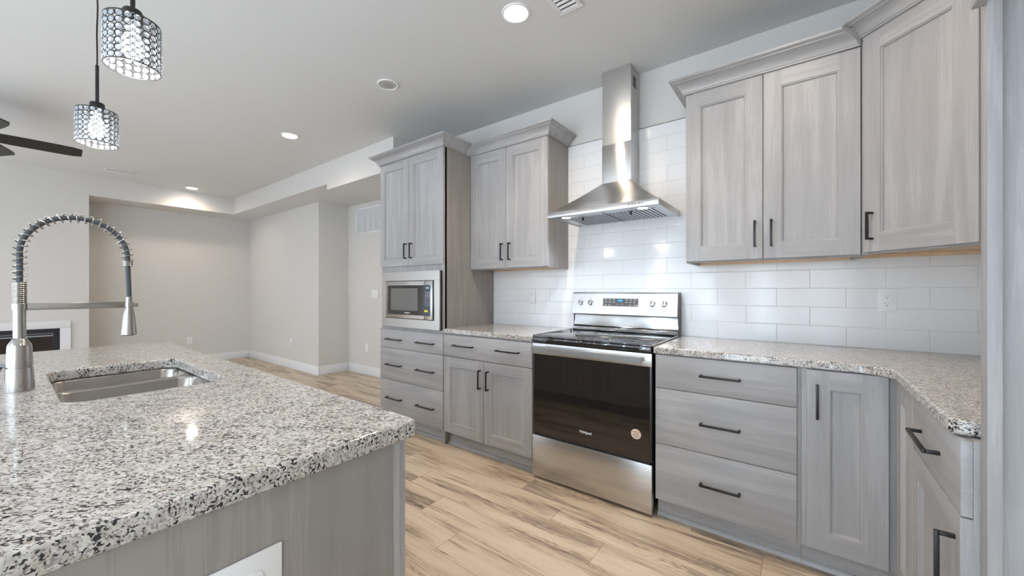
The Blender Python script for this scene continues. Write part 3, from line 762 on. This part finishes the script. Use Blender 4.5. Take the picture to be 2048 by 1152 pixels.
# blank/low plate in the hall
t = thing('outlet', 'white outlet low on the hall wall, left of the tall cabinet', 'outlet', (-3.59, .4895, .39))
outlet_src = None
mb = MB(); mb.box(-.036, .036, -.005, 0, -.058, .058, .002); mb.build('cover_plate', M_PLAST, t)
for c in (-.0193, .0193): mb = MB(); mb.lathe([(.016, -.007), (.016, -.0049)], (0, 0, c), 20, 'y'); mb.build('receptacle', M_PLAST, t)
t = thing('switch_plate', 'white multi-switch plate on the hall wall beside the tall cabinet', 'light switch', (-3.40, .4895, 1.16))
mb = MB(); mb.box(-.082, .082, -.005, 0, -.058, .058, .002); mb.build('cover_plate', M_PLAST, t)
for c in (-.046, 0, .046):
    mb = MB(); mb.box(c-.005, c+.005, -.0065, -.0049, -.012, .012); sw = mb.build('switch', M_PLAST, t)
    mb = MB(); mb.box(c-.0035, c+.0035, -.014, -.006, .001, .009, .001); mb.build('toggle', M_PLAST, sw)
# return air grille
t = thing('return_air_grille', 'white louvred return air grille high on the hall wall', 'air vent', (-3.49, .4895, 2.23))
x0, x1, z0, z1 = -3.867, -3.117, 2.035, 2.415
mb = MB()
for a, b, c, d in [(x0, x1, z0, z0+.022), (x0, x1, z1-.022, z1), (x0, x0+.022, z0, z1), (x1-.022, x1, z0, z1)]: mb.box(a, b, .4815, .4895, c, d)
for k in range(1, 5): x = x0+.022+(x1-x0-.044)*k/5; mb.box(x-.005, x+.005, .4815, .4895, z0, z1)
mb.build('frame', M_PLAST, t, world=True, bevel=.001)
mb = MB(); n = 30
for k in range(n):
    z = z0+.026+(z1-z0-.052)*k/(n-1)
    mb.prism([(.4885, z-.004), (.4885, z-.0025), (.4825, z+.0035), (.4825, z+.002)], x0+.02, x1-.02, 'x')
mb.build('louvers', M_PLAST, t, world=True)
MB().box(x0+.02, x1-.02, .4888, .4894, z0+.02, z1-.02).build('backing', simple('grille_void', (.25, .25, .25), .8), t, world=True)
# ceiling registers
def register(label, X0, X1, Y0, Y1, curved):
    t = thing('ceiling_register', label, 'air vent', ((X0+X1)/2, (Y0+Y1)/2, H))
    mb = MB()
    m = .022
    for a, b, c, d in [(X0, X1, Y0, Y0+m), (X0, X1, Y1-m, Y1), (X0, X0+m, Y0+m, Y1-m), (X1-m, X1, Y0+m, Y1-m)]: mb.box(a, b, c, d, H-.008, H-.0005, .0015)
    mb.build('frame', M_WHITEGLOW, t, world=True)
    MB().box(X0+m*.5, X1-m*.5, Y0+m*.5, Y1-m*.5, H-.0014, H-.0006).build('backing', simple('register_void', (.12, .12, .12), .8), t, world=True)
    if curved:
        n = 9
        for k in range(n):
            y = Y1-m-.010-(Y1-Y0-2*m-.02)*k/(n-1)
            MB().prism([(y-.005, H-.002), (y-.0035, H-.002), (y+.007, H-.009), (y+.0055, H-.0095)], X0+m, X1-m, 'x').build('blade', M_WHITEGLOW, t, world=True)
    else:
        for k in range(18):
            y = Y1-m-.006-(Y1-Y0-2*m-.012)*k/17
            MB().prism([(y-.002, H-.002), (y, H-.002), (y+.004, H-.009), (y+.002, H-.009)], X0+m, X1-m, 'x').build('blade', M_WHITEGLOW, t, world=True)
    MB().box(X1-.004, X1+.006, Y1-.075, Y1-.055, H-.012, H-.006, .001).build('lever', M_WHITEGLOW, t, world=True)
register('white ceiling register beside the nearest recessed light, above the range', .331, .469, -1.15, -.845, True)
register('white slotted ceiling register near the fireplace wall', -5.56, -5.43, -1.96, -1.64, False)

# ================================================================ RECESSED LIGHTS
def downlight(label, x, y, on, r=.079, power=26):
    t = thing('recessed_light', label, 'ceiling light', (x, y, H), 0)
    MB().lathe([(r-.015, -.0005), (r-.015, -.005), (r-.012, -.007), (r-.003, -.006), (r, -.0005)], (0, 0, 0), 40, caps=False).build('trim_ring', M_PLAST, t)
    if on:
        MB().lathe([(r-.015, -.002), (0, -.0025)], (0, 0, 0), 40, caps=False).build('lens', M_LED, t)
        l = bpy.data.lights.new('downlight_lamp', 'SPOT'); l.energy = power; l.color = (1, .81, .61); l.spot_size = 2.75; l.spot_blend = 1; l.shadow_soft_size = .06
        lo = bpy.data.objects.new('downlight_lamp', l); COL.objects.link(lo); lo.location = (x, y, H-.012)
    else:
        MB().lathe([(r-.015, -.003), (r-.022, -.0012), (r-.026, -.001), (0, -.001)], (0, 0, 0), 40, caps=False).build('reflector', simple('reflector_grey', (.50, .49, .47), .5), t)
        MB().lathe([(.034, -.0015), (.032, -.004), (0, -.005)], (-.008, .008, 0), 30, caps=False).build('lens', simple('unlit_lens', (.40, .39, .37), .4), t)
    return t
downlight('nearest lit recessed ceiling light, above the floor in front of the range', .1455, -1.016, True)
downlight('unlit recessed ceiling light, its lens grey', -1.038, -.993, False)
downlight('lit recessed ceiling light, halfway down the ceiling', -2.603, -1.005, True, power=20)
downlight('farthest lit recessed ceiling light, by the far corner soffit', -5.807, -1.004, True, power=14)
# unseen ceiling lamps, added above and behind the camera for more light
for x, y in [(1.33, -1.0), (-2.6, -4.2), (-5.0, -4.3)]:
    tag(downlight('added recessed ceiling light, out of view', x, y, True, power=17 if x > 0 else 18), group='added recessed lights out of view')

# ================================================================ PENDANTS
def pendant(label, x, y, zc, rod):
    R, hh = .0585, .064
    t = thing('pendant_light', label, 'pendant light', (x, y, zc), 0, 'crystal pendants over the island')
    zt_ = hh
    MB().lathe([(.020, zt_-.001), (.022, zt_+.001), (.022, zt_+.030), (.020, zt_+.034), (.006, zt_+.036)], (0, 0, 0), 24).build('socket_cap', M_BLACK, t)
    MB().lathe([(.0055, zt_+.026), (.0055, zt_+.026+rod)], (0, 0, 0), 12).build('rod', M_BLACK, t)
    zc2 = H-zc
    mb = MB(); n = 16; pts = [(math.sin(k*1.3)*.0025*math.sin(PI*k/n), math.cos(k*1.1)*.0015*math.sin(PI*k/n), zt_+.026+rod+(zc2-.02-zt_-.026-rod)*k/n) for k in range(n+1)]
    mb.tube(pts, .0026, 8); mb.build('cord', M_BLACK, t)
    MB().lathe([(.0, zc2-.022), (.055, zc2-.020), (.060, zc2-.001)], (0, 0, 0), 28).build('canopy', M_BLACK, t)
    mb = MB()
    for z in (-hh, hh):
        mb.tube([(R*math.cos(2*PI*k/48), R*math.sin(2*PI*k/48), z) for k in range(48)], .0017, 6, closed=True)
    for k in range(3):
        a = 2*PI*k/3; mb.tube([(.02*math.cos(a), .02*math.sin(a), hh), (R*math.cos(a), R*math.sin(a), hh)], .0014, 6)
    nr, nc = 7, 20; rr = hh*2/nr/2; 
    for i in range(nr):
        z = -hh+rr*(2*i+1)
        for j in range(nc):
            a = 2*PI*(j)/nc; er = Vector((math.cos(a), math.sin(a), 0)); et = Vector((-math.sin(a), math.cos(a), 0)); ez = Vector((0, 0, 1))
            c = er*R+ez*z
            mb.tube([c+et*math.cos(2*PI*q/12)*rr*.98+ez*math.sin(2*PI*q/12)*rr*.98 for q in range(12)], .0011, 4, closed=True)
    sh = mb.build('wire_shade', M_BLACK, t)
    mb = MB()
    for i in range(nr):
        z = -hh+rr*(2*i+1)
        for j in range(nc):
            a = 2*PI*j/nc; er = Vector((math.cos(a), math.sin(a), 0)); et = Vector((-math.sin(a), math.cos(a), 0)); ez = Vector((0, 0, 1))
            c = er*R+ez*z; q0 = rr*.86
            f1 = [mb.bm.verts.new(c+(et*math.cos(2*PI*k/8)+ez*math.sin(2*PI*k/8))*q0) for k in range(8)]
            f2 = [mb.bm.verts.new(c+er*.0034+(et*math.cos(2*PI*k/8)+ez*math.sin(2*PI*k/8))*q0*.5) for k in range(8)]
            f3 = [mb.bm.verts.new(c-er*.0034+(et*math.cos(2*PI*k/8)+ez*math.sin(2*PI*k/8))*q0*.5) for k in range(8)]
            for k in range(8):
                mb.face([f1[k], f1[(k+1) % 8], f2[(k+1) % 8], f2[k]]); mb.face([f1[(k+1) % 8], f1[k], f3[k], f3[(k+1) % 8]])
            mb.face(f2); mb.face(f3[::-1])
    tag(mb.build('crystals', M_CRYS, sh), label='clear cut-glass discs set in the wire rings')
    mb = MB(); mb.lathe([(.010, .058), (.012, .040), (.022, .018), (.027, -.002), (.024, -.020), (.014, -.031), (0, -.034)], (0, 0, 0), 24, caps=False)
    mb.build('bulb', M_BULB, t)
    l = bpy.data.lights.new('pendant_lamp', 'POINT'); l.energy = 1.4; l.color = (1, .97, .93); l.shadow_soft_size = .02
    lo = bpy.data.objects.new('pendant_lamp', l); COL.objects.link(lo); lo.location = (x, y, zc-.10)
    return t
pendant('nearer and larger crystal pendant light, hanging over the island', -.075, -2.525, 1.890, .16)
pendant('added crystal pendant light nearest the island end, out of view', .650, -2.525, 1.885, .15)  # unseen third pendant, added to brighten the ceiling
pendant('farther crystal pendant light, on a wavy black cord over the island', -.800, -2.517, 1.850, .156)

# ================================================================ CEILING FAN
FC = (-3.70, -2.93, 2.43)
t = thing('ceiling_fan', 'dark ceiling fan, blades showing at the left edge', 'ceiling fan', FC)
MB().lathe([(.07, .29), (.065, .25), (.03, .235), (.015, .23), (.015, .08), (.09, .07), (.115, .03), (.115, -.03), (.08, -.06), (0, -.075)], (0, 0, 0), 32, caps=False).build('motor', M_FAN, t)
for k in range(5):
    a = math.radians(88)+k*2*PI/5; mb = MB()
    L0, L1, n = .13, .625, 10; hw = [.052, .066, .069, .070, .070, .070, .070, .070, .069, .067, .052]
    top = []; 
    for i in range(n+1):
        x = L0+(L1-L0)*i/n; w2 = hw[i]
        top.append((x, w2))
    pts = [(x, -w2) for x, w2 in top]+[(x, w2) for x, w2 in reversed(top)]
    mb.prism(pts, -.005, .005); mb.box(.09, .16, -.02, .02, -.004, .004)
    mb.bm.transform(Matrix.Rotation(a, 4, 'Z') @ Matrix.Rotation(math.radians(-17), 4, 'X'))
    mb.build('blade', M_FAN, t, bevel=.002)

# ================================================================ FIREPLACE
t = thing('fireplace', 'white-framed black gas fireplace set in the far wall', 'fireplace', (-6.07, -2.98, 0))
def fx(x0, x1, y0, y1, z0, z1, b=0): 
    mb = MB(); mb.box(-6.07+x0, -6.07+x1, y0, y1, z0, z1, b); return mb
ya, yb_ = -3.76, -2.197; zt2 = .826; zi = .735; yi0, yi1 = ya+.092, yb_-.092
mb = MB(); mb.box(-6.07, -6.048, ya, yb_, zi, zt2, .003); mb.box(-6.07, -6.048, ya, yi0, 0, zi); mb.box(-6.07, -6.048, yi1, yb_, 0, zi)
mb.build('surround', M_TRIM, t, world=True)
mb = MB()
for q in [(yi0, yi1, zi-.055, zi-.002), (yi0, yi0+.055, .0, zi-.055), (yi1-.055, yi1, 0, zi-.055), (yi0, yi1, 0, .08)]: mb.box(-6.07, -6.050, *q)
mb.build('metal_frame', simple('fireplace_black', (.03, .03, .04), .35, .4), t, world=True, bevel=.002)
mb = MB()
for q in [(.655, .672), (.630, .640)]: mb.box(-6.068, -6.052, yi0+.06, yi1-.06, *q)
mb.build('louver', M_DARK, t, world=True)
fx(.002, .008, yi0+.055, yi1-.055, .08, .63).build('glass', simple('fire_glass', (.035, .028, .025), .08), t, world=True)

# ================================================================ ISLAND
IX0, IX1, IY0, IY1 = -1.57, .686, -3.25, -2.156
t = thing('island', 'grey wooden kitchen island with a plain end panel', 'kitchen island', (-.44, -2.62, 0))
bx0, bx1, byf = -1.545, .676, -2.197
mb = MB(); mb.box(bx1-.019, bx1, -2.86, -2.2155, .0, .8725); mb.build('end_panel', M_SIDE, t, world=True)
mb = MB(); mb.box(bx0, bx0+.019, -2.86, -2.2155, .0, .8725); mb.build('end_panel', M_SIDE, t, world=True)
mb = MB(); mb.box(bx0, bx1-.001, -2.2145, byf, .105, .8725); mb.build('face_frame', M_WV, t, world=True)
mb = MB(); mb.box(bx0+.02, bx1-.02, -2.86, -2.2155-.004, .105, .60); mb.box(bx0+.02, bx1-.02, -2.86, -2.84, .60, .8725)
mb.build('carcass', M_WV, t, world=True)
mb = MB(); mb.box(bx0, bx1-.002, -2.27, -2.258, 0, .105); mb.build('toe_kick', M_WH, t, world=True)
nd = 5; wd = (bx1-.003-bx0)/nd
for k in range(nd):
    a = bx0+k*wd+.0015; b = a+wd-.003
    for z0, z1, nm in ([(.1115, .8685, 'door')] if k == nd-1 else [(.7015, .8685, 'drawer'), (.1115, .6985, 'door')]):
        mb = MB()
        if nm == 'drawer': mb.box(a, b, byf, byf+.019, z0, z1, .0015)
        else:
            shaker(mb, 0, b-a, z0, z1); mb.bm.transform(Matrix.Translation((b, byf, 0)) @ Matrix.Rotation(PI, 4, 'Z'))
        o = mb.build(nm, [M_WV, M_WH], t, world=True, recalc=(nm == 'drawer'))
def rrect(x0, x1, y0, y1, r, n=6):
    return arc(x1-r, y1-r, r, 0, 90, n)+arc(x0+r, y1-r, r, 90, 180, n)+arc(x0+r, y0+r, r, 180, 270, n)+arc(x1-r, y0+r, r, 270, 360, n)
SX0, SX1, SY0, SY1 = -.800, -.137, -2.648, -2.279
hole = rrect(SX0, SX1, SY0, SY1, .055)
outer = rrect(IX0, IX1, IY0, IY1, .012, 4)
o = top_slab(outer, .8735, ZT, [hole[::-1]]).build('worktop', M_GRAN, bevel=.006, seg=3)
tag(o, 'big speckled granite island worktop with a sink cutout', 'worktop'); recenter(o, (-.44, -2.70, .8735))
# sink
t = thing('sink', 'undermount stainless double-bowl sink in the island worktop', 'sink', (-.468, -2.463, .68))
def bowl(x0, x1, y0, y1, zrim, zbot, mb):
    loops = []
    for z, ins, r in [(zrim, 0, .05), (zrim-.006, .003, .05), (zbot+.03, .012, .05), (zbot+.008, .020, .045), (zbot, .040, .035)]:
        loops.append([mb.v(x, y, z) for x, y in rrect(x0+ins, x1-ins, y0+ins, y1-ins, r, 6)])
    n = len(loops[0])
    for a, b in zip(loops, loops[1:]):
        for k in range(n): mb.face([a[k], b[k], b[(k+1) % n], a[(k+1) % n]], True)
    mb.face(loops[-1], False)
    return loops[0]
ZS = .8722; xm0, xm1 = -.578, -.543
mb = MB(); bowl(SX0-.004, xm0, SY0-.004, SY1+.004, ZS-.0005, .68, mb)
o = mb.build('bowl', M_SINK, t, world=True, recalc=False)
mb = MB(); bowl(xm1, SX1+.004, SY0-.004, SY1+.004, ZS-.0005, .69, mb)
o = mb.build('bowl', M_SINK, t, world=True, recalc=False)
# deck between and round the bowls
mb = MB(); P0 = rrect(SX0-.02, SX1+.02, SY0-.02, SY1+.02, .06)
d1 = rrect(SX0-.004, xm0, SY0-.004, SY1+.004, .05); d2 = rrect(xm1, SX1+.004, SY0-.004, SY1+.004, .05)
mb = top_slab(P0, ZS-.0022, ZS-.0008, [d1[::-1], d2[::-1]]); mb.build('flange', M_SINK, t, world=True)
mb = MB()
n = 14
prof = []
for x in (-.705, -.35): MB().lathe([(.042, .6912), (.040, .693), (.03, .6925), (0, .690)], (x, -2.46, 0), 28, caps=False).build('drain', M_CHROME, t, world=True)

# ================================================================ FAUCET
FX, FYY = -.45, -2.715
t = thing('faucet', 'brushed nickel spring-neck kitchen faucet at the island sink', 'faucet', (FX, FYY, ZT))
z = lambda q: q-ZT
MB().lathe([(.0300, 0.0006), (.0300, .003), (.0272, .067), (.0265, .0690)], (0, 0, 0), 40).build('base', M_NICK, t)
MB().lathe([(.0240, .0690), (.0240, .0722), (.0268, .0726), (.0245, .132), (.0232, .138), (.0150, .153), (.0135, .156), (.0120, .157), (.0120, .160)], (0, 0, 0), 40).build('valve_body', M_NICK, t)
MB().lathe([(.0130, .160), (.0130, .256)], (0, 0, 0), 32).build('riser', M_NICK, t)
mb = MB()
for k in range(11): zz = .2565+k*.0058; mb.tube([(.0125*math.cos(2*PI*q/28), .0125*math.sin(2*PI*q/28), zz+.0029) for q in range(28)], .0028, 8, closed=True)
mb.lathe([(.012, .256), (.012, .321)], (0, 0, 0), 20); mb.build('coil_collar', M_NICK, t)
# hose path
AR = .117; zc0 = 1.325-ZT
path = []
for k in range(10): path.append(Vector((0, 0, .300+(zc0-.300)*k/10)))
for k in range(41):
    a = PI-PI*k/40; path.append(Vector((0, AR+AR*math.cos(a), zc0+AR*math.sin(a)*1.02)))
zend = 1.190-ZT
for k in range(1, 11): path.append(Vector((.0, 2*AR+.004*k/10, zc0+(zend-zc0)*k/10)))
MB().tube(path, .0068, 14).build('hose', M_HOSE, t)
# spring along the path, denser sampling
def along(path):
    L = [0]
    for a, b in zip(path, path[1:]): L.append(L[-1]+(b-a).length)
    def f(s_):
        s_ = max(0, min(L[-1], s_))
        for i in range(1, len(L)):
            if s_ <= L[i]:
                u = (s_-L[i-1])/max(1e-9, L[i]-L[i-1]); return path[i-1].lerp(path[i], u), (path[i]-path[i-1]).normalized()
        return path[-1], (path[-1]-path[-2]).normalized()
    return f, L[-1]
f, LT = along(path)
s0, s1 = .021, (zc0-.300)+PI*AR*1.01+.012; turns = 26; N_ = turns*14; pts = []
for i in range(N_+1):
    s_ = s0+(s1-s0)*i/N_; c, tt = f(s_); ex = Vector((1, 0, 0)); ey = tt.cross(ex).normalized()
    a = 2*PI*turns*i/N_; pts.append(c+(ex*math.cos(a)+ey*math.sin(a))*.0140)
MB().tube(pts, .0019, 8).build('spring', M_NICK, t)
c, tt = f(s1)
mb = MB()
for k in range(4): mb.tube([(c.x+.0122*math.cos(2*PI*q/24), c.y+.0122*math.sin(2*PI*q/24), c.z-.002-k*.0045) for q in range(24)], .0022, 8, closed=True)
mb.build('spring_end', M_NICK, t)
hy_ = 2*AR+.004
mb = MB(); mb.lathe([(.0078, zend), (.0085, zend-.002), (.0090, 1.160-ZT), (.0110, 1.150-ZT), (.0150, 1.128-ZT), (.0195, 1.075-ZT), (.0205, 1.060-ZT), (.0185, 1.057-ZT), (0, 1.058-ZT)], (0, hy_, 0), 32)
mb.build('spray_head', M_NICK, t)
mb = MB(); za = 1.163-ZT
mb.box(-.0055, .0055, .010, hy_-.010, za-.0105, za+.0105, .0015); mb.lathe([(.0155, za-.0085), (.0155, za+.0085)], (0, 0, 0), 24)
mb.lathe([(.0125, za-.0085), (.0125, za+.0085)], (0, hy_, 0), 24); mb.box(-.005, .005, hy_+.010, hy_+.022, za-.007, za+.005, .001)
mb.build('support_arm', M_NICK, t)
mb = MB(); mb.tube([(-.012, -.020, .072), (-.020, -.034, .078)], .006, 10)
prf = [(-.019, -.032, .080, .005), (-.022, -.038, .070, .0062), (-.025, -.044, .055, .0075), (-.0265, -.048, .038, .0075), (-.027, -.050, .024, .004)]
mb.tube([p[:3] for p in prf], [p[3] for p in prf], 10); mb.build('lever_handle', simple('dark_nickel', (.25, .25, .26), .3, 1.0), t)
